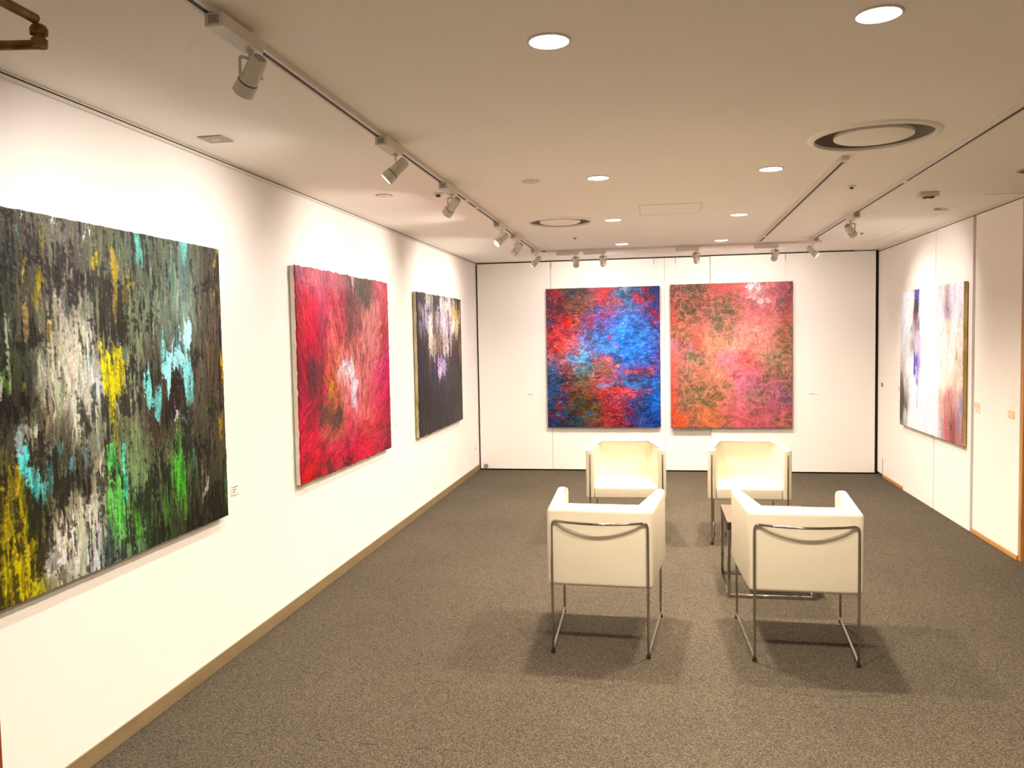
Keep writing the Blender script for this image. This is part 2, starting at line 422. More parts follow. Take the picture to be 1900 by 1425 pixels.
# ------------------------------------------------------------------ track spotlights
SPOT = {}
def spot(box_at, along, aim, label, cone=140, power=1.0, blend=.9, drop=.060):
    """box_at: near end of the adapter box; along: unit vector of the track"""
    ang = math.atan2(along[1], along[0]) - math.pi / 2
    t = empty('track_spotlight', (box_at[0], box_at[1], H - .020), ang)
    tag(t, label, 'spotlight', 'white track spotlights')
    Lb = .225
    if not SPOT:
        SPOT['box'] = obj('adapter_box', bx(-.027, .027, 0, Lb, -.037, -.0008, bev=.002, seg=1), M_white, t, smooth=False)
        bm = bx(-.016, .016, -.0012, .001, -.031, -.007)
        SPOT['sticker'] = obj('rating_sticker', bm, M_sticker, SPOT['box'], smooth=False)
        bm = bmesh.new()
        rnd = random.Random(5)
        for r in range(5):
            x = -.014
            while x < .012:
                wd = rnd.uniform(.002, .006)
                box(bm, x, min(x + wd, .0145), -.0016, -.001, -.0110 - r * .0044, -.0090 - r * .0044)
                x += wd + .0012
        SPOT['print'] = obj('small_print', bm, M_ink, SPOT['box'], smooth=False)
        SPOT['stem'] = obj('stem', lathe([(0, -.044), (.011, -.044), (.011, -.050), (.005, -.052), (.005, -.064), (.008, -.066), (0, -.068)], 14), M_white, t, loc=(0, Lb - .03, .008))
        # head: axis along -z, pivot at the origin
        bm = lathe([(0, .062), (.020, .062), (.0235, .058), (.0245, .052), (.0265, -.012), (.0275, -.018)], 32)
        SPOT['head'] = obj('lamp_housing', bm, M_white, t)
        SPOT['vent'] = obj('cooling_cap', lathe([(0, .0635), (.017, .0635), (.0175, .061), (0, .061)], 24), M_grey, SPOT['head'])
        bm = lathe([(.0278, -.0175), (.0278, -.021), (.0245, -.021), (.0245, -.0175)], 32, closed=True)
        SPOT['seam'] = obj('seam_ring', bm, M_dirty, SPOT['head'])
        bm = lathe([(.0265, -.021), (.0300, -.022), (.0312, -.058), (.0290, -.060), (.0270, -.052)], 32)
        SPOT['ring'] = obj('front_ring', bm, M_white, SPOT['head'])
        SPOT['lens'] = obj('lens', lathe([(0, -.053), (.0275, -.053), (.0275, -.050), (0, -.050)], 28), M_lens, SPOT['head'])
        bm = tube(rounded([(-.034, 0, -.004), (-.034, 0, drop - .012), (.034, 0, drop - .012), (.034, 0, -.004)], .012), .0026, 8, flat=.005)
        for s in (-1, 1):
            tube([(s * .027, 0, 0), (s * .037, 0, 0)], .005, 10, bm)
        SPOT['yoke'] = obj('yoke', bm, M_white, t)
        stem, head, yoke = SPOT['stem'], SPOT['head'], SPOT['yoke']
    else:
        bxo = obj('adapter_box', SPOT['box'].data, None, t)
        obj('rating_sticker', SPOT['sticker'].data, None, bxo); obj('small_print', SPOT['print'].data, None, bxo)
        stem = obj('stem', SPOT['stem'].data, None, t, loc=(0, Lb - .03, .008))
        head = obj('lamp_housing', SPOT['head'].data, None, t)
        for n, k in (('cooling_cap', 'vent'), ('seam_ring', 'seam'), ('front_ring', 'ring'), ('lens', 'lens')):
            obj(n, SPOT[k].data, None, head)
        yoke = obj('yoke', SPOT['yoke'].data, None, t)
    piv = Vector((0, Lb - .03, -.058 - drop + .012))
    R = Matrix.Rotation(ang, 3, 'Z')
    wp = Vector((box_at[0], box_at[1], H - .020)) + R @ piv
    d = (R.inverted() @ (Vector(aim) - wp)).normalized()
    az = math.atan2(d.x, d.y)                    # turn of the yoke about the vertical
    tilt = math.atan2(math.hypot(d.x, d.y), -d.z)  # swing of the head
    E = (Matrix.Rotation(-az, 4, 'Z') @ Matrix.Rotation(tilt, 4, 'X'))
    head.location = piv; head.rotation_euler = E.to_euler()
    yoke.location = piv; yoke.rotation_euler = (0, 0, -az)
    lp = lamp('SPOT', 'spotlight_lamp', t, piv + d * .055, SPOT_W * power, WARM_SPOT, spot_size=math.radians(cone), spot_blend=blend, shadow_soft_size=.018)
    lp.rotation_euler = E.to_euler()

UP, RT = (0, 1), (1, 0)
spot((-1.130, 2.02), UP, (XL, 2.78, 1.42), 'white track spotlight nearest the entrance, aimed at the green painting', cone=112, power=1.15)
spot((-1.138, 3.37), UP, (XL, 3.28, 1.42), 'white track spotlight tilted back toward the right half of the green painting')
spot((-1.142, 4.42), UP, (XL, 5.15, 1.42), 'white track spotlight above the red painting with its lens turned away')
spot((-1.150, 6.02), UP, (XL, 5.50, 1.42), 'left track spotlight with a glaring round lens facing the room')
spot((-1.154, 6.76), UP, (XL, 7.50, 1.42), 'left track spotlight turned away toward the dark painting')
spot((-1.160, 7.93), UP, (XL, 7.95, 1.42), 'last left track spotlight near the back left corner')
spot((1.452, 6.32), UP, (XR, 7.75, 1.40), 'right track spotlight aimed away at the pale painting', power=1.0, cone=104)
spot((1.460, 7.86), UP, (XR, 7.75, 1.40), 'right track spotlight nearest the back wall with a bright lens edge', power=1.0, cone=104)
spot((-.975, 8.30), RT, (-.80, YB, 1.45), 'leftmost back track spotlight above the blue painting', power=.66)
spot((-.700, 8.30), RT, (-.42, YB, 1.45), 'second back track spotlight above the blue painting', power=.66)
spot((.215, 8.30), RT, (.66, YB, 1.45), 'back track spotlight between blue and pink paintings', power=.66)
spot((.965, 8.30), RT, (1.02, YB, 1.45), 'rightmost back track spotlight above the pink painting', power=.66)

# ------------------------------------------------------------------ small ceiling fittings
def fitting(name, loc, label, cat, group=None):
    t = empty(name, loc)
    tag(t, label, cat, group)
    return t
t = fitting('ceiling_plate', (-1.867, 3.318, H), 'small grey square vent plate on the ceiling near left wall', 'vent plate')
obj('plate', bx(-.055, .055, -.055, .055, -.006, 0, bev=.002, seg=1), M_grey, t, smooth=False)
obj('slot', bx(-.018, .018, -.006, .006, -.0075, -.005), M_card, t, smooth=False)
for k, (x, y, lb) in enumerate([(-1.62, 4.834, 'flat white round inspection cap near the left wall'), (-.684, 4.632, 'flat white round cap on the ceiling left of downlights')]):
    t = fitting('inspection_plate', (x, y, H), lb, 'inspection plate', 'round inspection plates')
    obj('rim', lathe([(.052, 0), (.052, -.004), (.046, -.006), (.044, -.002)], 32), M_grey if k == 0 else M_rail, t)
    obj('cover', lathe([(.0435, -.001), (.043, -.006), (.038, -.0085), (0, -.0095)], 32), M_rail, t)
    obj('screw', lathe([(0, -.0115), (.004, -.011), (.0045, -.009), (0, -.009)], 10), M_dirty, t)
for x, y, s, lb in [(-1.285, 4.852, 1.0, 'round sprinkler head with a dark centre beside the left track'), (1.188, 5.304, .75, 'small sprinkler head between the two right tracks'),
                    (1.838, 7.813, .55, 'tiny dark sprinkler near the back right corner'), (-.693, 7.341, .5, 'tiny dark sprinkler below the left air diffuser')]:
    t = fitting('sprinkler', (x, y, H), lb, 'sprinkler', 'ceiling sprinklers')
    obj('escutcheon', lathe([(.038 * s, 0), (.036 * s, -.005 * s), (.022 * s, -.010 * s), (0, -.010 * s)], 24), M_rail if s > .6 else M_grey, t)
    obj('deflector', lathe([(0, -.024 * s), (.014 * s, -.024 * s), (.016 * s, -.018 * s), (.010 * s, -.010 * s), (0, -.009 * s)], 18), M_dirty, t)
t = fitting('motion_sensor', (1.739, 5.688, H), 'small white sensor box with two dark windows on ceiling', 'sensor')
obj('case', bx(-.058, .058, -.04, .04, -.030, 0, bev=.005), M_white, t)
for s in (-1, 1):
    obj('window', bx(s * .018 - .014, s * .018 + .014, -.034, .01, -.040, -.028, bev=.003, seg=1), M_dirty, t)
t = fitting('ceiling_bracket', (2.06, 6.45, H - .006), 'small white clip bracket on the ceiling near right panels', 'bracket')
obj('clip', bx(-.045, .045, -.012, .012, -.010, 0, bev=.002, seg=1), M_white, t)
obj('tongue', bx(-.052, -.012, -.035, -.013, -.008, 0, bev=.002, seg=1), M_grey, t)
t = fitting('ceiling_speaker', (2.085, 5.05, H), 'round ceiling speaker cut by the right edge of the photo', 'speaker')
obj('rim', lathe([(.075, 0), (.074, -.006), (.062, -.008), (.060, -.003)], 32), M_grey, t)
obj('grille', lathe([(.060, -.003), (.03, -.006), (0, -.007)], 32), M_dirty, t)
# access hatch: a thin frame line round a flush lid
t = fitting('access_hatch', (.115, 5.91, H), 'flush rectangular access hatch in the middle of the ceiling', 'hatch')
bm = bmesh.new()
for a in ((-.212, .212, -.232, -.229), (-.212, .212, .229, .232), (-.212, -.209, -.232, .232), (.209, .212, -.232, .232)):
    box(bm, *a, -.0015, 0)
obj('frame', bm, M_sticker, t, smooth=False)
obj('lid', bx(-.206, .206, -.226, .226, -.0012, 0), M_ceil, t, smooth=False)

# ------------------------------------------------------------------ wall fittings
def card(x, y, z, rz, label, w_=.05, h_=.03):
    t = empty('caption_card', (x, y, z), rz)
    tag(t, label, 'caption', 'caption cards beside the paintings')
    obj('card', bx(-w_ / 2, w_ / 2, -.005, 0, -h_ / 2, h_ / 2), M_card, t, smooth=False)
    bm = bmesh.new()
    for r, (a, b_) in enumerate(((.40, .30), (.40, .10), (.40, -.05))):
        box(bm, -w_ * a, w_ * b_, -.0056, -.005, h_ * (.22 - r * .24), h_ * (.30 - r * .24))
    obj('text_lines', bm, M_ink, t, smooth=False)
LW, RW = math.pi / 2, -math.pi / 2
card(XL, 3.72, .826, LW, 'caption card right of the green painting', .075, .05)
card(XL, 6.30, .867, LW, 'caption card right of the red painting', .06, .04)
card(-1.423, YB, .898, 0, 'caption card left of the blue painting', .068, .012)
card(1.711, YB - .022, .885, 0, 'caption card right of the pink painting', .085, .014)
card(XR, 6.598, .940, RW, 'caption card under the beige patch by pale painting', .065, .035)
for y, z, w_, h_, lb, m in [(9.217, .985, .065, .045, 'small grey cover plate near the back right corner', M_chan), (8.600, .985, .07, .05, 'beige wall patch half hidden behind the pale painting', M_beige),
                         (6.620, .980, .115, .05, 'beige wall patch just right of the pale painting', M_beige), (6.018, .972, .105, .055, 'beige rounded wall patch near the oak door', M_beige)]:
    t = bx(XR - .003, XR + .002, y - w_ / 2, y + w_ / 2, z - h_ / 2, z + h_ / 2)
    es = [e for e in t.edges if abs(e.verts[0].co.x - e.verts[1].co.x) > .004]
    bmesh.ops.bevel(t, geom=es, offset=.014 if m is M_beige else .004, segments=4, affect='EDGES', profile=.5)
    tag(obj('wall_patch', t, m), lb, 'wall patch', 'patches on the right wall')
t = empty('wall_outlet', (XL, 9.21, .318), LW)
tag(t, 'narrow outlet plate low on the left wall by the corner', 'outlet')
obj('plate', bx(-.035, .035, -.007, 0, -.062, .062, bev=.003), M_card, t)
obj('inner_frame', bx(-.020, .020, -.0085, -.006, -.045, .045, bev=.002, seg=1), M_grey, t)
obj('socket', bx(-.014, .014, -.0095, -.008, -.036, .036, bev=.002, seg=1), M_card, t)

# ------------------------------------------------------------------ armchairs
def make_chair():
    t = empty('armchair')
    W0, W1, D = .257, .298, .600
    a, bk = .062, .115
    x0 = W0 + (W1 - W0) * bk / D
    shell = prism([(-W0, 0), (W0, 0), (W1, D), (W1 - a, D), (x0 - a, bk), (-(x0 - a), bk), (-(W1 - a), D), (-W1, D)], .334, .716, bev=.021, seg=4)
    obj('shell', shell, M_leather, t)
    xi0, xi1 = x0 - a + .004, W1 - a - .001
    seat = prism([(-xi0, bk - .01), (xi0, bk - .01), (xi1, D - .012), (-xi1, D - .012)], .337, .424, bev=.014, seg=3)
    obj('seat', seat, M_leather, t)
    # one continuous chrome tube: front upright, floor runner, rear leg, back bar and mirrored
    r = .0065
    xb, yb_, xf, yf = .232, -.010, .268, D + .003
    bow = [(xb * math.cos(math.pi * k / 12), yb_ - .052 * math.sin(math.pi * k / 12) ** 1.3, .658) for k in range(1, 12)]
    half = [(xf, yf, .672), (xf, yf, .019), (xb, yb_, .019), (xb, yb_, .658)]
    path = rounded(half + [(xb - .05, yb_ - .006, .658)], [.012, .02, .035])[:-1]
    mid = [(xb * (1 - 2 * k / 16), yb_ - .054 * math.sin(math.pi * k / 16), .658) for k in range(2, 15)]
    other = [(-p[0], p[1], p[2]) for p in path[::-1]]
    obj('tube_frame', tube([tuple(p) for p in path] + mid + [tuple(p) for p in other], r, 12), M_chrome, t)
    for x, y in ((xb, yb_), (-xb, yb_), (xf, yf), (-xf, yf)):
        obj('foot', lathe([(0, 0), (.010, 0), (.0105, .004), (.010, .016), (.0085, .021), (0, .021)], 14, cx=x, cy=y + (.004 if y < .1 else -.012)), M_black, t)
    return t
chair = make_chair()
def copy_tree(o, parent=None):
    c = o.copy(); COL.objects.link(c); c.parent = parent
    for ch in list(o.children): copy_tree(ch, c)
    return c
seats = [(-.272, 3.912, -2.4, 'white leather armchair in front on the left, its back to the viewer'),
         (.686, 3.925, -1.2, 'white leather armchair in front on the right, hiding the coffee table'),
         (-.246, 6.690, 182.6, 'white leather armchair at the rear left, facing the viewer'),
         (.690, 6.705, 178.4, 'white leather armchair at the rear right, facing across the coffee table')]
for i, (x, y, a, lb) in enumerate(seats):
    c = chair if i == 0 else copy_tree(chair)
    c.location = (x, y, 0); c.rotation_euler = (0, 0, math.radians(a))
    tag(c, lb, 'armchair', 'white cube armchairs round the coffee table')

# ------------------------------------------------------------------ coffee table
t = tag(empty('coffee_table', (.661, 5.130, 0)), 'low square coffee table with taupe top and chrome frame between the armchairs', 'table')
s = .250
obj('table_top', bx(-s, s, -s, s, .446, .452, bev=.001, seg=1), M_top, t, smooth=False)
obj('top_edge', bx(-s, s, -s, s, .405, .446, bev=.001, seg=1), M_wenge, t, smooth=False)
q = s - .010
for sx in (-1, 1):
    for sy in (-1, 1):
        obj('leg', bx(sx * q - .009, sx * q + .009, sy * q - .009, sy * q + .009, .001, .405, bev=.0015, seg=1), M_chrome, t)
for sy in (-1, 1):
    obj('floor_rail', bx(-q + .009, q - .009, sy * q - .009, sy * q + .009, .001, .019, bev=.0015, seg=1), M_chrome, t)
for sx in (-1, 1):
    obj('floor_rail', bx(sx * q - .009, sx * q + .009, -q + .009, q - .009, .001, .019, bev=.0015, seg=1), M_chrome, t)

# ------------------------------------------------------------------ paintings
# each table: pigment samples "u,v,hex" for the ground and "u,v,ru,rv,hex,alpha[,ridge]" for the marks laid over it
PAINT = {
'green': ('''208,22,4b463a 278,25,5a5648 338,34,6a6558 420,43,5c5a4a 510,45,5f6048 609,56,5a6a58 719,59,5c6450 817,57,5a6252 926,34,4a4538 202,129,2e3024 272,121,4a4538 349,126,46433a 415,134,4a463a 487,127,66684e 584,134,5c6048 692,141,5f6450 813,131,6c7a6a 949,119,524c3c 196,237,33352a 266,233,44402f 343,229,6b6655 410,226,7d7a68 500,221,6a6c50 579,233,707c5c 686,246,72806a 808,223,7f927e 945,198,4c4436 192,317,2f3426 248,317,3a3829 323,317,8f8a75 387,332,c2bda6 431,317,a9a898 476,316,55503e 574,316,6c7456 682,316,565846 776,352,5a6a60 910,315,4a4234 188,398,2c3a1e 242,414,35342a 302,417,d6ceb4 365,436,ddd6c0 425,424,c8c8b8 578,433,7a7c66 653,437,403c30 745,460,33261f 848,448,4c463a 959,454,4d3e2c 183,491,17140d 238,490,2a261b 298,482,b0a990 361,495,c6c2ac 429,517,c4c4b2 481,571,75755e 561,548,6c6c55 644,592,4a3b30 740,550,35271f 867,583,45402f 966,594,4a402e 185,573,3a372a 220,564,6d7068 263,571,5a5640 309,577,6a6550 374,572,85806a 444,582,8d8a76 498,605,4a4734 567,632,6d7a52 663,665,45402f 757,680,454634 888,702,43402c 176,625,4f4a32 244,652,4f4a36 320,653,2f2b22 385,680,37332a 445,724,8a8270 502,720,4a7a44 572,734,74885c 658,752,505a3c 764,774,4a6a3a 882,798,3c3a28 177,720,6d6018 204,727,6d6420 254,740,3c3b20 315,755,4a4634 379,786,8a8468 451,788,a09a84 506,819,6fb060 578,820,5a6644 676,845,3f4a2e 772,868,33401f 905,901,2a2a1c 166,799,8a7c18 207,811,86801c 242,822,3a3a1a 295,837,c0b498 359,857,d8d0b4 419,875,d0ccb4 464,888,8a9a80 511,919,5f9a50 582,924,44603a 670,950,33401f 792,968,24241a 958,996,262419 162,892,857a1c 202,907,a8981c 245,922,57501c 290,924,f0e8d4 321,950,b5ae98 371,937,c4beac 424,939,c0c8bc 461,951,54605a 519,954,707868 157,972,6a6010 198,975,c8b41c 242,978,a89c30 264,973,505040''',
'''361,346,53,104,d4ccb2,.5 495,428,30,72,f2e23c,1 531,430,24,49,e6d440,.9 512,365,15,32,e6dc3c,.7 493,524,15,48,d8cc40,.6 503,590,10,64,c8c040,.4 531,123,16,40,c8a83c,.8 461,99,11,34,c4a838,.8 285,154,12,28,a89420,.8 246,135,6,17,b0a030,.8 299,47,6,21,b09a40,.8 272,212,7,28,9a8a24,.6 584,142,17,13,c0a048,.6 529,219,12,29,b09040,.6 564,201,16,33,a8884a,.6 301,288,8,21,c8aa60,.7 245,289,6,42,b09060,.7 615,30,17,34,7fe0c8,.8 625,71,17,34,70c8b8,.6 819,20,15,33,88e8d8,.8 810,94,20,74,86a89c,.5 754,82,10,45,78b8a8,.6 747,515,24,90,2a1a16,.9 655,611,22,43,33231c,.7 705,529,14,71,38281f,.7 815,325,23,52,b8fff4,1 773,398,35,26,c0ffff,1 722,432,24,68,a8f4ec,1 808,446,28,74,98e8e0,.9 817,521,18,56,80d0c8,.7 632,504,17,51,90f0e0,.9 671,525,16,44,80dcd0,.8 710,351,9,35,80c8c8,.7 752,599,12,11,ffffff,.9 792,597,20,11,a8c8c0,.7 757,781,27,82,58c03c,.9 756,699,17,73,5a9040,.7 834,779,11,57,70a078,.7 724,747,10,72,5a9a40,.5 497,816,27,88,6cc45a,.95 494,686,15,40,60c460,.8 508,868,23,65,6cba5c,.8 534,677,8,65,70e8c0,.9 532,792,8,41,60e0b0,.8 578,931,13,59,58a038,.8 564,884,10,50,58a038,.6 782,918,10,33,58902c,.7 693,867,9,53,4a8030,.7 614,933,11,43,4a7a30,.5 986,922,12,60,4c7038,.8 216,591,10,68,a0a8a8,.8 223,648,13,41,72d8d0,.95 239,694,22,35,78dcd4,.9 255,719,18,21,74d4cc,.8 287,690,11,36,60b0a8,.6 355,674,8,30,58a8b0,.8 325,620,13,9,60a8a8,.7 401,637,14,15,708890,.5 249,562,17,20,cfc6aa,.8 299,620,9,17,bdb090,.6 188,445,13,19,62902c,.8 233,455,9,14,5a8028,.7 176,450,5,24,e0e0d0,.7 195,317,3,54,d8d8b8,.6 198,412,3,54,c8c8a0,.6 189,682,16,40,c8a820,.7 174,774,24,67,bca41c,.6 188,916,41,54,c4ae1c,.7 232,889,11,28,d4b830,.6 248,988,22,17,d8c850,.6 189,506,34,24,100c08,.9 231,490,35,11,1a150e,.7 405,800,14,28,f6ecd8,.8 346,778,11,37,ddd0b4,.8 299,912,22,43,fff4e4,.8 311,983,19,26,5a5848,.7 418,977,9,28,e8f0f0,.7 461,936,19,40,3c4844,.6 257,6,12,6,f0ece4,.8 328,11,13,7,f4f0ec,.8 439,7,14,5,f0ecf0,.8 232,31,7,14,5a9a8a,.7 983,33,18,16,c8b048,.8 971,137,18,16,b89a48,.6 998,456,9,70,d8a838,.9 971,655,9,40,b09030,.7 989,195,9,30,b89040,.6 884,867,11,12,f0e8d8,.8 868,853,5,77,a08868,.6'''),
'blue': ('''36,24,7a2a34 101,56,a03038 204,35,5a4a38 333,24,6a5048 425,33,a05050 516,57,c84a50 608,52,7a5a6a 681,31,506a7c 771,33,405a70 843,79,a84050 951,52,4a3a58 987,24,1c3a6a 43,136,6a3844 118,153,7c3c40 239,133,6e4a36 350,127,8a5040 479,145,6a5a80 589,117,b85a66 661,134,8a6a90 743,135,5a78a8 860,138,6a5a88 950,183,7a2c4c 995,155,1e4a9a 32,218,6a3c54 97,242,d0444a 181,243,e84038 265,245,d85a4a 358,231,7a4a6e 477,226,74508c 569,250,6a60b0 678,252,4a7ad0 787,246,4878d0 895,255,4a68b8 958,271,6a3464 993,286,2a62c0 39,346,e04850 123,377,f04a48 198,348,e85a58 291,334,a8647c 365,350,7474b8 457,367,4a86e0 567,353,4a80d8 677,355,3f86ec 785,356,3f84e8 885,343,3f74d0 957,374,4a5aa8 28,435,b85060 141,437,e86058 234,438,c0707c 308,446,7aa0d0 382,440,6a6aa0 474,441,5078c8 584,442,4684e4 694,444,3a82ea 802,445,3a7ee0 911,446,3a6ac8 983,447,4a4a94 27,511,b06a78 121,497,b0707c 223,505,6a94c0 326,491,6aa4dc 418,500,7a6a94 528,520,c86068 638,510,5a78c0 747,511,3f7adc 856,519,3f6cc8 946,506,5a4488 25,586,3a5a80 101,571,7a5464 185,580,a0584c 296,573,7a9090 380,559,7a7468 491,560,9a6a54 582,576,a8606c 710,599,a85a78 819,600,8a5084 918,594,6a4880 990,602,2a4a98 24,661,2a4c74 108,662,4a4458 193,647,8a4a40 295,656,6e5a38 397,649,9a5450 508,650,a04c58 618,650,90546c 709,651,4a6ca8 818,667,3a70b8 926,668,2a5cb0 32,744,2c4c78 126,745,34406a 182,737,7a3a3c 303,731,7a5634 396,731,94483c 506,747,b03a40 635,755,d04848 762,755,b44450 862,756,6a4468 944,742,1f58a8 30,835,2c4064 105,835,5a3040 190,828,544030 302,821,5c4c28 394,821,5c4a28 487,814,8a2a30 597,822,74304c 716,815,5a3c60 816,815,44447c 916,823,1c5cb4 979,845,1a58b8 28,918,3c2c48 113,903,44304a 217,888,3a3c34 319,896,524428 412,896,5c4a28 523,874,a02830 633,881,7c2430 761,889,4a2c50 834,874,123a78 942,889,1650a8 36,979,34284a 168,971,283c44 299,964,4a4438 392,971,5a3c2c 522,941,9c3a2c 650,949,8c2e34 742,964,3c2c60 833,949,2a4a9a 960,964,1a4098''',
'''621,417,32,11,e8707c,.9 493,389,18,9,c87088,.8 562,361,18,26,a04078,.7 528,520,55,13,f06a70,.7 601,561,37,11,f08a80,.8 710,603,41,13,f0606c,.9 805,604,32,10,e85068,.8 909,605,32,15,a85a50,.7 545,602,37,15,a06a30,.6 662,759,228,13,d84848,.8 507,694,55,11,58a0e0,.7 763,692,182,19,3f88d4,.8 335,480,37,34,6cb0e8,.7 816,78,36,37,c83a48,.7 516,57,46,59,d84a50,.6 361,888,11,12,3f7ad0,.9 94,914,13,11,3f90c8,.8 101,827,11,11,3f80c0,.8 949,198,27,44,84284a,.7 181,251,28,45,ee3a34,.7 94,429,66,13,f04a48,.8 925,808,63,37,1c6acc,.6 695,318,109,44,4a90f4,.5 657,443,109,44,4088f0,.5 511,412,55,37,4a8cec,.5 729,525,73,30,3f80e8,.5 478,152,55,22,5a6488,.6,1 306,581,46,37,5c7878,.6,1 265,783,65,45,3c3420,.7,1 320,843,65,45,44381c,.7,1 225,926,65,45,24343c,.7,1 560,859,64,37,b02830,.7,1 469,769,55,30,c83840,.6,1 717,17,54,22,b0c4d0,.5,1'''),
'pink': ('''16,32,8a4a4c 97,27,6a4a48 169,65,54583c 259,45,6a4844 339,39,d0685c 445,27,e07068 551,22,e87c74 692,26,f8b4b0 814,28,f08c88 918,31,c06078 978,32,6a5450 24,122,a85450 96,131,70504a 168,147,6a4c48 258,149,90584e 347,143,9c6a58 445,160,6a6850 533,147,c0786a 639,127,ec8a88 744,115,f4a4a4 848,132,f08888 918,155,9c6078 978,156,c86068 23,234,dc6050 105,221,885048 186,215,80564c 258,216,c07068 365,233,8c7460 462,227,8a7460 542,243,b87c6a 639,230,ee8a86 761,218,f08884 866,235,ee8c86 952,251,c86a64 23,324,90604a 104,325,a06a54 194,312,d87864 293,321,e48878 382,330,a88a70 480,331,b08a74 586,326,f0a094 717,335,f2a498 831,337,f09a8c 900,338,c08070 978,339,a06a58 13,422,d888a0 94,415,b0706a 157,431,c88090 220,402,e87a5c 319,418,f09878 426,420,e09878 532,421,f0a48c 656,423,f4aa98 778,425,f29c8c 866,426,d08a78 944,441,a87868 12,504,f07064 94,505,d07c74 184,514,8a7c6a 256,522,9a8672 336,508,e89a7e 425,524,ec94a0 496,525,f094a8 603,533,ea7a74 691,549,ee8076 778,513,d8a088 874,514,a89a7c 961,530,a8846c 11,610,f06a5c 93,603,b07c74 165,611,d88c70 255,612,e88e72 354,606,e89478 461,607,f09c88 549,615,ee8a9a 655,616,e88088 743,616,d87c7c 831,602,b08874 935,618,a88c70 10,708,f0645a 83,709,a8705c 164,702,a87c60 254,717,8c7a58 353,703,d88c70 460,704,d08c72 567,689,ec88a4 664,683,d87c94 743,691,b0687c 813,691,b8607a 900,692,b86a84 970,692,8c7068 9,799,f06250 73,807,a8745c 164,807,9c7a5c 272,800,7c7850 379,801,b08060 478,794,e8887c 575,794,d87c88 664,779,b0747c 743,780,8a6878 822,780,b86c90 900,773,a8648c 953,781,845c84 9,898,ee6048 91,883,c0644c 172,883,c87858 280,883,e8845c 379,868,d07c58 477,876,e87c74 584,876,ee7c80 690,884,b86870 787,877,e07480 892,877,c86c80 970,885,c0606c 17,966,c8584c 99,966,ee6440 181,966,90604c 289,959,e08058 388,959,e8845c 468,959,b06c54 584,959,e8707c 699,959,d86a70 813,959,d8707a 918,959,8c5a5c 979,966,b06060''',
'''674,25,52,29,fff0ea,.9 744,115,79,22,ffd0cc,.8 709,99,52,29,fcc4c0,.6 160,58,63,45,4c5638,.7,1 114,198,72,60,54503c,.6,1 445,168,62,37,5c6044,.7,1 391,241,71,37,64684c,.6,1 444,316,53,30,7c7c5c,.6,1 231,208,36,22,e0807a,.6,1 267,134,27,45,d87c6c,.6,1 77,370,63,68,7c6048,.6,1 184,514,63,45,74785c,.7,1 138,626,54,60,84745c,.5,1 281,815,72,30,646c3c,.8,1 361,846,45,23,5c6840,.8,1 155,717,81,38,847048,.6,1 136,837,82,45,80684c,.7,1 263,732,27,19,6a7444,.7 389,748,71,45,906c48,.6,1 460,704,62,37,947858,.5,1 787,654,35,26,986c60,.8 725,795,40,15,787068,.8 848,514,78,26,a0a07c,.7 909,544,43,29,98987a,.6 989,339,9,44,5a8a2c,.9 991,449,7,73,6a8038,.6 540,648,35,7,c04c34,.7 620,526,79,22,e87670,.6 455,951,20,15,6a6448,.8 606,925,13,10,90605c,.8 927,951,13,30,74604c,.7 909,155,26,33,84688c,.6 926,441,52,51,7c6850,.6,1 883,781,52,74,8c5c84,.4,1 569,111,13,29,8c6a58,.7'''),
'red': ('''24,30,b06070 82,37,d86a78 176,41,e0707c 276,45,b86470 383,49,c87078 499,40,9a5c60 621,45,6a5a50 754,50,7c6058 860,51,d87078 964,50,c85c68 23,128,b83048 75,149,f03858 145,158,f04060 219,154,c85064 296,150,e84c60 405,144,c85060 510,138,8c5054 616,133,8a5a54 715,128,6a5650 817,153,e08a80 943,148,d06468 16,238,b82840 69,261,ec2c4c 138,272,f03450 222,258,b04458 315,283,f06068 408,282,b84c54 503,267,7c4c4c 607,280,b8706c 739,278,c08078 844,293,ee8c84 963,308,c05058 14,360,b02840 86,361,e83a54 157,362,c8384c 230,389,b04450 309,377,e0786c 390,393,e87c6c 496,381,b0645c 600,383,c8746a 732,400,e48c80 837,403,ee7e7c 965,406,d8506c 11,482,a82840 69,485,c83048 125,488,6a3038 183,505,74383c 238,508,e06a54 312,499,ea7c64 441,506,f0b0b0 561,513,e0807c 690,520,e07a74 829,528,e85874 964,536,d8406c 9,580,a83044 63,597,b02c40 129,591,5c302c 196,623,e04458 257,616,74503c 320,635,c0644c 432,646,d88078 521,655,e89090 628,665,e07c7c 764,663,ea6070 912,629,e84868 969,699,b83450 3,690,d8304c 66,685,d83a50 138,681,8c3038 211,703,74483c 288,713,a06050 371,709,84503c 475,707,e86468 579,734,e87070 709,765,e06860 851,767,e84860 963,796,a83844 2,788,d83a50 60,798,e83850 132,783,d8304a 206,782,c05050 284,793,b06858 376,807,b85a50 480,823,e05060 591,839,c84850 723,859,c8484c 844,877,a83c40 956,910,8c2c3c 0,887,b02840 55,885,d8344c 126,885,e83450 214,902,d03048 304,905,e83458 416,912,e8385a 536,918,e83454 665,926,d83048 804,934,d84058 952,965,902c40 -1,973,c81c34 73,964,d02038 170,959,a83438 257,964,903434 356,956,c04450 442,959,6a2028 533,962,d83050 696,962,e84058 875,978,c83c50''',
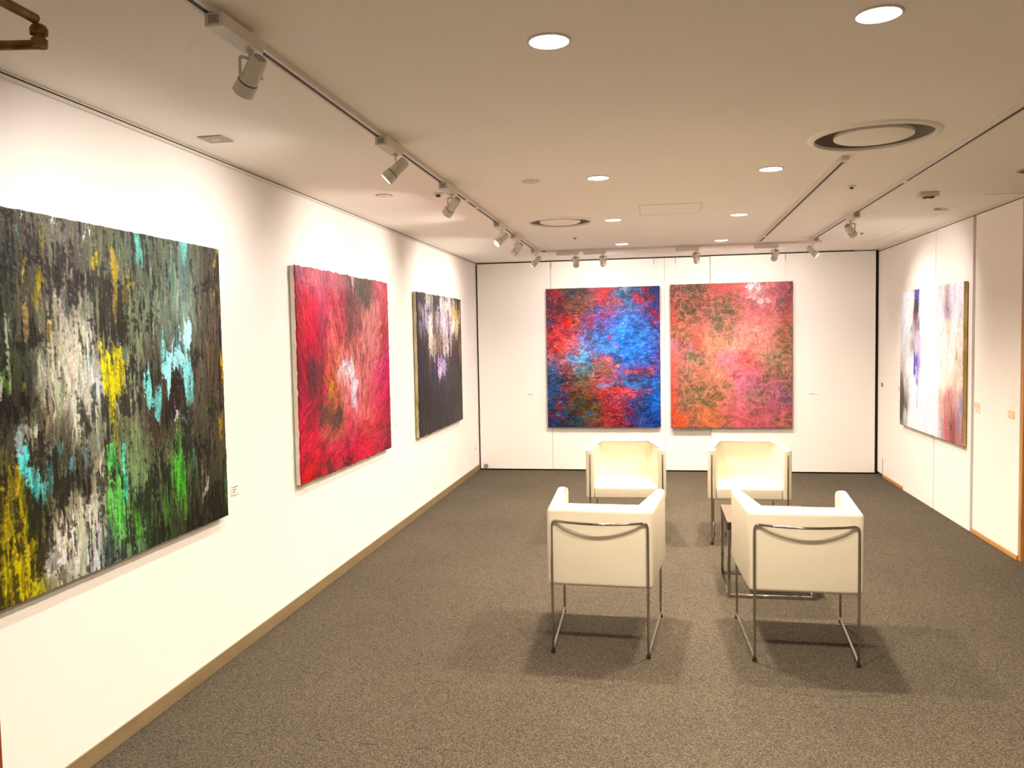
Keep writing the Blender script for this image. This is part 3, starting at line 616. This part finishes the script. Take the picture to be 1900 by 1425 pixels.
'''470,508,65,62,ffeef0,1 525,597,31,72,fbe0e4,.9 520,669,18,34,ffe0e4,.8 384,503,28,33,f8d0d0,.7 492,446,36,17,ffe8ea,.9 640,58,58,59,5c5448,.7 125,488,38,63,5c2a34,.6 223,678,31,31,4c4034,.6 273,711,26,37,54402f,.6 358,735,33,44,4c3c30,.7 187,674,20,78,4c2c28,.6 442,959,47,17,5c1c20,.8 248,949,31,27,402820,.7 287,565,32,21,f0a840,.8 365,441,17,14,f0c080,.8 269,603,26,16,e89840,.6 105,197,37,50,f82c50,.6 415,926,173,22,f02c58,.6 73,964,93,20,d81830,.7 218,586,25,26,f83c64,.7 776,247,105,92,f0988c,.4 316,256,16,108,e09088,.5 558,49,12,64,f0d0d0,.6'''),
'dark': ('''24,32,3c3038 180,30,4a4238 291,23,443a34 466,29,5a4c44 591,39,8a7a70 791,28,4a3c34 964,19,2c241c 16,142,403634 173,137,5a4a50 282,152,6a5c54 423,128,4a3e38 585,122,a890a8 757,116,b09080 928,110,6a5438 20,234,604a66 145,232,a890a8 277,230,b8a090 416,228,6a5a58 578,226,b098a8 748,244,9a7470 920,220,8a6840 24,326,4c3a48 160,327,5c4a44 269,347,b09078 408,348,9a7a64 569,350,a08474 741,352,7a5a52 939,354,5a4038 27,437,40343c 152,441,443838 262,444,6c5858 400,468,6c4c74 560,474,74607a 760,459,504444 961,466,5c4438 19,548,40304a 143,574,40363c 311,564,4c3c5c 465,572,6a4c74 617,581,584850 821,592,4e443e 966,600,4a403a 31,678,3c3238 189,692,382e32 336,704,4c3c58 480,717,4c3c48 673,733,4a3e3c 882,751,4a403a 22,808,34292e 180,826,3a3028 327,843,463848 495,862,443838 703,886,463a38 914,910,5a4a40 22,957,382c30 171,960,3e322a 342,964,3e3230 525,969,40343a 724,974,48403a 940,958,5a4c40''',
'''211,59,33,46,d8ccb0,.8 276,75,34,97,cfc0a0,.6 170,175,32,76,c8b0d0,.8 254,230,45,85,ecd8cc,.9 269,347,34,97,f0d0a8,.8 60,252,21,45,a08cb0,.7 89,121,31,37,c0b090,.5 499,84,37,73,e0d0b8,.9 561,102,38,103,b8a4c8,.9 614,79,39,75,e8d8b0,.9 457,167,37,81,c0a8c8,.8 528,206,38,123,e0c4c8,.8 618,204,39,84,d0b0bc,.8 718,96,41,77,e0c8a8,.8 802,71,28,78,f0dcd0,.8 754,159,41,77,e0b8a0,.8 706,266,27,106,e0b8b0,.8 867,156,57,79,e8b848,.9 876,221,43,70,f0d880,.9 776,235,28,43,fff0dc,.9 957,109,30,89,b89a78,.7 394,208,36,80,b8a080,.6 555,370,25,124,d8b8b0,.8 631,392,26,84,e8d4b8,.8 335,387,23,79,d8c0c8,.7 470,512,37,73,b890c0,.9 530,535,50,58,d8b8e0,.8 441,571,24,40,e8c8e0,.7 949,421,30,89,9a5a38,.7 407,368,72,60,b08048,.5'''),
'white': ('''19,72,d8d4d8 134,78,f0e8e0 234,64,f4e8e0 301,49,7a6a80 394,54,fff4f0 552,46,fffaf8 715,39,f8e4d8 778,43,bfa8a0 853,48,f0e0ec 939,54,fff4f4 23,234,dcdce0 168,237,fff0e4 296,240,8a7880 399,242,f4e8dc 557,245,fffcf8 681,247,fffaf6 781,180,c4aab4 799,283,f8ecd8 909,251,fff8f4 973,253,fdf0e0 27,397,d8dcd8 152,395,e8dcd8 232,413,c4c0bc 328,393,d0b8c0 429,391,fbecd8 603,389,ffffff 763,387,fbf4e4 876,385,fffaf0 962,384,f8e4cc 30,559,d0c4b4 156,554,fbf6ea 265,548,fffafa 312,527,8a78b8 433,540,ffffff 606,532,ffffff 744,526,fbf0dc 843,521,fff8ec 952,516,ecd8b8 22,682,7a7068 117,675,d8d0c4 248,666,ffffff 436,653,ffffff 609,640,ffffff 747,648,fdf2d8 853,629,f4e0c4 968,621,f0e0c4 36,804,5c544c 120,796,a09890 221,786,fffaf8 393,769,fff8fc 612,748,ffffff 734,754,e8b8a0 811,729,d09080 885,721,dca494 978,712,d0a8a8 28,928,4c443c 102,918,d0ccc4 224,904,fffaf4 414,880,faf0fa 615,892,ffffff 722,896,d8a8a0 814,866,b87868 888,839,c08478 974,829,b890a0 40,996,a09c94 206,985,f4f0ea 417,993,fcf4fa 618,982,fffcfa 700,1005,d8d0c4 786,957,c06c6c 877,960,a85858 963,963,b87878''',
'''310,30,38,69,4a4490,.9 303,125,38,46,3a3430,.9 285,201,29,46,5a4448,.8 344,260,14,57,7a5048,.7 293,509,29,77,5848b0,1 285,586,29,39,5c4cb8,1 315,642,14,46,5048a0,.8 219,285,30,23,8c8c94,.7 232,394,39,47,a8a8a4,.6 337,354,14,57,b888b8,.7 779,95,31,62,b8a094,.7 788,153,23,21,9880a0,.7 798,249,30,68,f4e0b8,.5 47,843,43,122,4a4038,.8 111,837,21,48,54463c,.7 329,814,14,58,c8a0c8,.7 758,769,23,49,d87c74,.6 840,709,45,68,d87c80,.6 875,892,59,102,a04c4c,.6 860,894,22,20,604030,.7 973,779,21,83,8880a0,.6 777,906,23,62,d05c68,.6 929,467,14,33,a89c88,.7 723,948,16,88,a8a49c,.6'''),
}
_rng = np.random.default_rng(11)
def smooth_up(g, h, w_):
    fy = np.linspace(0, g.shape[0] - 1.001, h); fx = np.linspace(0, g.shape[1] - 1.001, w_)
    iy = fy.astype(int); ix = fx.astype(int)
    ty = fy - iy; tx = fx - ix
    ty = (ty * ty * (3 - 2 * ty))[:, None]; tx = (tx * tx * (3 - 2 * tx))[None, :]
    a = g[iy][:, ix]; b_ = g[iy][:, ix + 1]; c = g[iy + 1][:, ix]; d = g[iy + 1][:, ix + 1]
    return (a * (1 - tx) + b_ * tx) * (1 - ty) + (c * (1 - tx) + d * tx) * ty
def noise(h, w_, fx, fy):
    a = smooth_up(_rng.random((int(fy) + 2, int(fx) + 2)), h, w_)
    b_ = smooth_up(_rng.random((int(fy * .83) + 2, int(fx * .83) + 2)), h, w_)
    return np.clip((a + b_ - 1) * .72 + .5, 0, 1)
def fbm(h, w_, fx, fy, octs=3):
    s = 0; a = 1; n = 0
    for k in range(octs):
        s = s + a * noise(h, w_, fx * 2 ** k, fy * 2 ** k); n += a; a *= .55
    return s / n
def sstep(a, b_, x):
    t = np.clip((x - a) / (b_ - a), 0, 1)
    return t * t * (3 - 2 * t)
def hex3(h):
    return np.array([int(h[i:i + 2], 16) / 255 for i in (0, 2, 4)])

def strokes(C, hgt, n, ang, ln, wd, jit, alpha, drift, seed, hard=1.6):
    """lay n bristle strokes, each in a colour picked up near by"""
    Hh, W = hgt.shape
    r = np.random.default_rng(seed)
    src = C.copy()
    for k in range(n):
        cx, cy = r.random() * W, r.random() * Hh
        a = ang(cx / W, cy / Hh, r)
        L_ = W * r.uniform(*ln) / 2; w_ = max(.8, W * r.uniform(*wd) / 2)
        R_ = int(L_ + w_ + 2)
        x0, x1, y0, y1 = max(0, int(cx) - R_), min(W, int(cx) + R_ + 1), max(0, int(cy) - R_), min(Hh, int(cy) + R_ + 1)
        if x1 <= x0 or y1 <= y0: continue
        ca, sa = math.cos(a), math.sin(a)
        X = np.arange(x0, x1)[None, :] - cx; Y = np.arange(y0, y1)[:, None] - cy
        s_ = X * ca + Y * sa; t_ = -X * sa + Y * ca
        t_ = t_ + r.uniform(-.3, .3) * s_ * s_ / max(L_, 1)            # slight bend
        tn = t_ / w_
        cut = 1 + .3 * np.sin(tn * 5 + r.uniform(0, 6)) + .2 * np.sin(tn * 11 + r.uniform(0, 6))   # frayed ends
        m_ = np.clip((1 - np.abs(tn)) * 2 * hard, 0, 1) * np.clip((cut - np.abs(s_) / L_) * 2 * hard, 0, 1)
        m_ = m_ * alpha * r.uniform(.45, 1)
        px = int(np.clip(cx + r.normal() * drift[0] * W, 0, W - 1)); py = int(np.clip(cy + r.normal() * drift[1] * Hh, 0, Hh - 1))
        c = src[py, px] * (1 + jit * r.uniform(-1, 1)) * (1 + .25 * jit * r.uniform(-1, 1, 3))
        bris = 1 + .22 * np.sin(tn * r.uniform(4, 9) + r.uniform(0, 6))
        C[y0:y1, x0:x1] = C[y0:y1, x0:x1] * (1 - m_[..., None]) + c * (bris * m_)[..., None]
        hgt[y0:y1, x0:x1] += m_ * (r.uniform(-.1, .4) + .25 * np.abs(tn) * (np.abs(tn) < 1.1))

def a_down(u, v, r): return math.pi / 2 + r.normal() * .04
def a_blue(u, v, r): return -.2 + r.normal() * .5
_sw = smooth_up(_rng.random((8, 8)), 64, 64)
def a_swirl(u, v, r): return 6.0 * _sw[int(v * 63), int(u * 63)] + r.normal() * .5
def a_red(u, v, r):
    if v > .62 and u < .35: return -.75 + r.normal() * .2
    if u > .72 and .35 < v < .8: return -.9 + r.normal() * .25
    if v > .75: return -.9 + r.normal() * .9
    return math.pi / 2 - .5 * (.55 - u) + r.normal() * .16

def paint(name, W, Hh, style, gain, fleck_glint=(.5, .5), relief=.003, sat=1.0):
    base, marks = PAINT[name]
    v, u = np.meshgrid(np.linspace(0, 1, Hh), np.linspace(0, 1, W), indexing='ij')
    fine = noise(Hh, W, W * .6, Hh * .35)
    grain = fbm(Hh, W, W * .28, Hh * .28, 2)
    if style == 'vertical':
        st1 = fbm(Hh, W, 70, 3, 3); st2 = fbm(Hh, W, 34, 9, 3)
        mid = fbm(Hh, W, 40, 10, 3)
        uu = u + .018 * (fbm(Hh, W, 22, 12, 3) - .5) + .006 * (grain - .5)
        vv = v + .10 * (st1 - .5) + .05 * (st2 - .5) + .02 * (fine - .5)
        ay = .7
    elif style == 'sweep':
        st1 = fbm(Hh, W, 40, 6, 3); st2 = fbm(Hh, W, 26, 18, 3)
        mid = fbm(Hh, W, 20, 14, 3)
        uu = u + .035 * (fbm(Hh, W, 14, 12, 3) - .5) + .008 * (grain - .5)
        vv = v + .09 * (st1 - .5) + .05 * (st2 - .5) + .02 * (fine - .5)
        ay = .8
    else:
        st1 = fbm(Hh, W, 12, 16, 4); st2 = fbm(Hh, W, 40, 50, 3)
        mid = fbm(Hh, W, 15, 22, 4)
        uu = u + .07 * (fbm(Hh, W, 9, 16, 4) - .5) + .035 * (fbm(Hh, W, 26, 40, 2) - .5)
        vv = v + .05 * (fbm(Hh, W, 10, 16, 4) - .5) + .02 * (fbm(Hh, W, 30, 50, 2) - .5)
        ay = 1.0
    # ground: pigment samples blended together on a coarse grid
    n = 90
    gv, gu = np.meshgrid(np.linspace(-.05, 1.05, n), np.linspace(-.05, 1.05, n), indexing='ij')
    num = np.zeros((n, n, 3)); den = np.zeros((n, n, 1))
    for s_ in base.split():
        a, b_, hx = s_.split(',')
        d2 = (gu - int(a) / 1000) ** 2 + ((gv - int(b_) / 1000) * ay) ** 2
        wgt = (1 / (d2 + .0005) ** 2)[..., None]
        num += wgt * hex3(hx); den += wgt
    G = num / den
    fy = np.clip((vv + .05) / 1.1 * (n - 1), 0, n - 1.01); fx = np.clip((uu + .05) / 1.1 * (n - 1), 0, n - 1.01)
    iy = fy.astype(int); ix = fx.astype(int); ty = (fy - iy)[..., None]; tx = (fx - ix)[..., None]
    C = (G[iy, ix] * (1 - tx) + G[iy, ix + 1] * tx) * (1 - ty) + (G[iy + 1, ix] * (1 - tx) + G[iy + 1, ix + 1] * tx) * ty
    rn = 1 - np.abs(2 * fbm(Hh, W, 20, 26, 3) - 1)          # crumpled ridges
    rid = sstep(.84, .95, rn)
    rid2 = sstep(.87, .96, 1 - np.abs(2 * fbm(Hh, W, 34, 26, 2) - 1))
    drip = fbm(Hh, W, W * .22, 7, 2)
    hgt = np.zeros((Hh, W)); cov = np.zeros((Hh, W))
    if name == 'dark': C = C * .80
    if name == 'green': strokes(C, hgt, 2600, a_down, (.03, .16), (.003, .013), .40, .85, (.004, .05), 3)
    elif name == 'dark': strokes(C, hgt, 1000, a_down, (.03, .14), (.005, .016), .35, .85, (.005, .04), 3)
    elif name == 'white': strokes(C, hgt, 600, a_down, (.02, .10), (.006, .016), .08, .7, (.006, .03), 3)
    elif name == 'red': strokes(C, hgt, 2200, a_red, (.05, .18), (.007, .024), .30, .9, (.016, .024), 4)
    elif name == 'blue': strokes(C, hgt, 2400, a_blue, (.03, .13), (.007, .024), .34, .9, (.022, .014), 5)
    else: strokes(C, hgt, 2200, a_swirl, (.03, .12), (.006, .020), .11, .85, (.018, .014), 5)
    for s_ in marks.split():
        q_ = s_.split(',')
        cu, cv, ru, rv = [int(z_) / 1000 for z_ in q_[:4]]
        al = float(q_[5])
        if name == 'dark': ru, rv = ru * 1.5, rv * 1.12
        y0, y1 = int(max(0, (cv - 2.2 * rv - .08) * Hh)), int(min(Hh, (cv + 2.2 * rv + .08) * Hh) + 1)
        x0, x1 = int(max(0, (cu - 2.2 * ru - .05) * W)), int(min(W, (cu + 2.2 * ru + .05) * W) + 1)
        if y1 <= y0 or x1 <= x0: continue
        sl = (slice(y0, y1), slice(x0, x1))
        d_ = 1 - np.sqrt(((uu[sl] - cu) / ru) ** 2 + ((vv[sl] - cv) / rv) ** 2)
        rag = 1.5 * (drip[sl] - .5) if style == 'vertical' else 1.7 * (mid[sl] - .5)
        mk = sstep(-.12, .18, d_ + .7 * (grain[sl] - .5) + rag) * al
        if len(q_) > 6:
            mk = sstep(-.25, .45, d_ + 1.6 * (mid[sl] - .5)) * min(1, al * 1.25) * (1 - .92 * rid[sl])
        else:
            hgt[sl] += mk * .35
            cov[sl] = np.maximum(cov[sl], mk)
        jit = 1 + .16 * (fine[sl] - .5) + .30 * (st2[sl] - .5)
        C[sl] = C[sl] * (1 - mk[..., None]) + (hex3(q_[4]) * jit[..., None]) * mk[..., None]
    if name == 'green': strokes(C, hgt, 1100, a_down, (.02, .10), (.002, .006), .35, .8, (.004, .03), 13)
    elif name == 'dark': strokes(C, hgt, 250, a_down, (.02, .08), (.004, .009), .25, .7, (.004, .02), 13)
    elif name == 'red': strokes(C, hgt, 900, a_red, (.03, .11), (.004, .010), .34, .8, (.010, .014), 14)
    elif name == 'blue': strokes(C, hgt, 1300, a_blue, (.02, .07), (.004, .010), .42, .85, (.016, .010), 15)
    elif name == 'pink': strokes(C, hgt, 900, a_swirl, (.02, .06), (.003, .008), .14, .7, (.012, .010), 15)
    lum = C.mean(2)
    if name == 'pink':
        # salmon veins trailed over the green-brown passages
        a_ = np.clip((.90 - C[..., 0]) / .26, 0, 1)[..., None]
        va = sstep(.83, .92, 1 - np.abs(2 * fbm(Hh, W, 17, 24, 3) - 1)); vb = sstep(.88, .95, 1 - np.abs(2 * fbm(Hh, W, 36, 40, 2) - 1))
        vn = np.maximum(va, .8 * vb)[..., None]
        C = C + .46 * a_ * (1 - vn) * (np.array([.44, .36, .25]) - C)
        C = C + .62 * a_ * vn * (np.array([.90, .53, .44]) * (.85 + .3 * st2[..., None]) - C)
        C = C + .35 * (1 - a_) * vb[..., None] * (np.array([.80, .38, .36]) - C)
        hgt += .5 * vn[..., 0]
    if name == 'blue':
        # purple passages broken into touches of red and of blue
        p_ = np.clip(1 - np.abs(C[..., 0] - C[..., 2]) / .30, 0, 1)[..., None]
        kk = sstep(.46, .56, .6 * mid + .4 * fbm(Hh, W, 40, 60, 2))[..., None]
        C = C + .8 * p_ * (kk * np.array([.20, -.06, -.12]) + (1 - kk) * np.array([-.16, .02, .16]))
        hgt += .3 * kk[..., 0]
    # dry brush: dark underpaint showing through a broken upper layer
    pat = sstep(.36, .66, fbm(Hh, W, 7, 7, 4))
    if style == 'vertical':
        dn = .62 * fbm(Hh, W, W * .26, 12, 3) + .38 * fbm(Hh, W, W * .24, Hh * .20, 4)
        th = .36 + .20 * pat - .16 * np.clip(lum - .35, 0, .5)
        k = sstep(th - .05, th + .06, dn)
        amt = fleck_glint[0] * (1 - .6 * cov)
        C = C * (1 - amt * (1 - k) + .22 * amt * k)[..., None]
        hgt += .5 * k
    else:
        dn = fbm(Hh, W, 24, 30, 5)
        th = .30 + .20 * pat
        k = sstep(th - .04, th + .05, dn)
        C = C * (1 - .5 * fleck_glint[0] * (1 - k) + .10 * fleck_glint[0] * k)[..., None]
        hgt += .2 * k
    C = np.clip(C, 0, 1.2) * (1 + .22 * (st2 - .5) + .14 * (fine - .5) + .12 * (grain - .5))[..., None]
    # white paint flecks that double as gloss highlights painted into the colour
    lite = sstep(.82, .92, noise(Hh, W, W * .5, Hh * .42)) * sstep(.45, .65, fbm(Hh, W, 7, 8, 3)) * fleck_glint[1]
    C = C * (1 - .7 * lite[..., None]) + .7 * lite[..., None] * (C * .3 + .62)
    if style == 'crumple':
        C = C * (1 - .30 * fleck_glint[0] * np.roll(rid2, -2, 0))[..., None] + (.16 * fleck_glint[1] * rid2)[..., None] * (C + .25)  # ridge highlights painted into the colour, with a darkened edge beside each
    C = np.clip(C, 0.004, 1)
    Cl = np.where(C <= .04045, C / 12.92, ((C + .055) / 1.055) ** 2.4)
    if sat != 1.0:
        g_ = Cl.mean(2, keepdims=True); Cl = np.clip(g_ + (Cl - g_) * sat, .001, 1)
    Cl = np.clip(Cl * gain / np.array([1.0, .90, .77]), 0, .93)
    hgt = hgt + .35 * st2 + .40 * grain + .2 * fine + (.55 * rid2 + .6 * rn if style == 'crumple' else 0)
    hgt -= hgt.min(); hgt /= hgt.max()
    return Cl, hgt * relief

def painting(name, at, rz, w_, h_, res, style, gain, label, edge, fleck_glint, relief, thick=.036, wires=(), sat=1.0, ragged=.003):
    """at: lower left corner of the canvas back on the wall, seen from the front"""
    root = empty('painting', at, rz)
    tag(root, label, 'painting', 'large abstract paintings')
    obj('canvas', bx(0, w_, -thick + .002, -.004, 0, h_, bev=.003, seg=1), edge, root, smooth=False)
    W, Hh = res
    C, hg = paint(name, W, Hh, style, gain, fleck_glint, relief, sat)
    z, x = np.meshgrid(np.linspace(h_, 0, Hh), np.linspace(0, w_, W), indexing='ij')
    y = -thick - .0012 - hg
    # overhanging paint at the four edges
    e1 = (noise(1 + Hh, 2, 1, Hh * .12)[:Hh, 0] - .35) * ragged; e2 = (noise(Hh + 1, 2, 1, Hh * .12)[:Hh, 0] - .35) * ragged
    e3 = (noise(2, W + 1, W * .15, 1)[0, :W] - .35) * ragged; e4 = (noise(2, W + 1, W * .15, 1)[0, :W] - .35) * ragged
    ft = lambda d: np.clip(1 - d / .012, 0, 1) ** 1.5
    x = x - e1[:, None] * ft(x) + e2[:, None] * ft(w_ - x)
    z = z + e3[None, :] * ft(h_ - z) - e4[None, :] * ft(z)
    rim = np.zeros((Hh, W), bool); rim[0] = rim[-1] = True; rim[:, 0] = rim[:, -1] = True
    y = np.where(rim, -thick + .003, y)
    co = np.stack([x, y, z], -1).reshape(-1, 3).astype(np.float32)
    idx = np.arange(W * Hh).reshape(Hh, W)
    quads = np.stack([idx[:-1, :-1], idx[1:, :-1], idx[1:, 1:], idx[:-1, 1:]], -1).reshape(-1, 4).astype(np.int32)
    me = bpy.data.meshes.new('paint_layer')
    me.vertices.add(len(co)); me.vertices.foreach_set('co', co.ravel())
    me.loops.add(quads.size); me.loops.foreach_set('vertex_index', quads.ravel())
    me.polygons.add(len(quads))
    me.polygons.foreach_set('loop_start', np.arange(0, quads.size, 4, dtype=np.int32))
    me.polygons.foreach_set('use_smooth', np.ones(len(quads), bool))
    me.update(calc_edges=True)
    at_ = me.color_attributes.new('pigment', 'FLOAT_COLOR', 'POINT')
    rgba = np.ones((W * Hh, 4), np.float32); rgba[:, :3] = C.reshape(-1, 3)
    at_.data.foreach_set('color', rgba.ravel())
    me.materials.append(M_oil)
    obj('paint_layer', me, None, root)
    for wx, top in wires:
        wr_ = obj('hanging_wire', tube([(wx, -.006, h_ - .01), (wx, -.006, top)], .0011, 6), M_wire, root)
        bm_ = tube(rounded([(wx, -.004, top + .012), (wx, -.010, top - .02), (wx, -.010, top - .06)], .004), .0032, 8)
        obj('hook', bm_, M_grey, wr_)
    return root

GAIN = .46
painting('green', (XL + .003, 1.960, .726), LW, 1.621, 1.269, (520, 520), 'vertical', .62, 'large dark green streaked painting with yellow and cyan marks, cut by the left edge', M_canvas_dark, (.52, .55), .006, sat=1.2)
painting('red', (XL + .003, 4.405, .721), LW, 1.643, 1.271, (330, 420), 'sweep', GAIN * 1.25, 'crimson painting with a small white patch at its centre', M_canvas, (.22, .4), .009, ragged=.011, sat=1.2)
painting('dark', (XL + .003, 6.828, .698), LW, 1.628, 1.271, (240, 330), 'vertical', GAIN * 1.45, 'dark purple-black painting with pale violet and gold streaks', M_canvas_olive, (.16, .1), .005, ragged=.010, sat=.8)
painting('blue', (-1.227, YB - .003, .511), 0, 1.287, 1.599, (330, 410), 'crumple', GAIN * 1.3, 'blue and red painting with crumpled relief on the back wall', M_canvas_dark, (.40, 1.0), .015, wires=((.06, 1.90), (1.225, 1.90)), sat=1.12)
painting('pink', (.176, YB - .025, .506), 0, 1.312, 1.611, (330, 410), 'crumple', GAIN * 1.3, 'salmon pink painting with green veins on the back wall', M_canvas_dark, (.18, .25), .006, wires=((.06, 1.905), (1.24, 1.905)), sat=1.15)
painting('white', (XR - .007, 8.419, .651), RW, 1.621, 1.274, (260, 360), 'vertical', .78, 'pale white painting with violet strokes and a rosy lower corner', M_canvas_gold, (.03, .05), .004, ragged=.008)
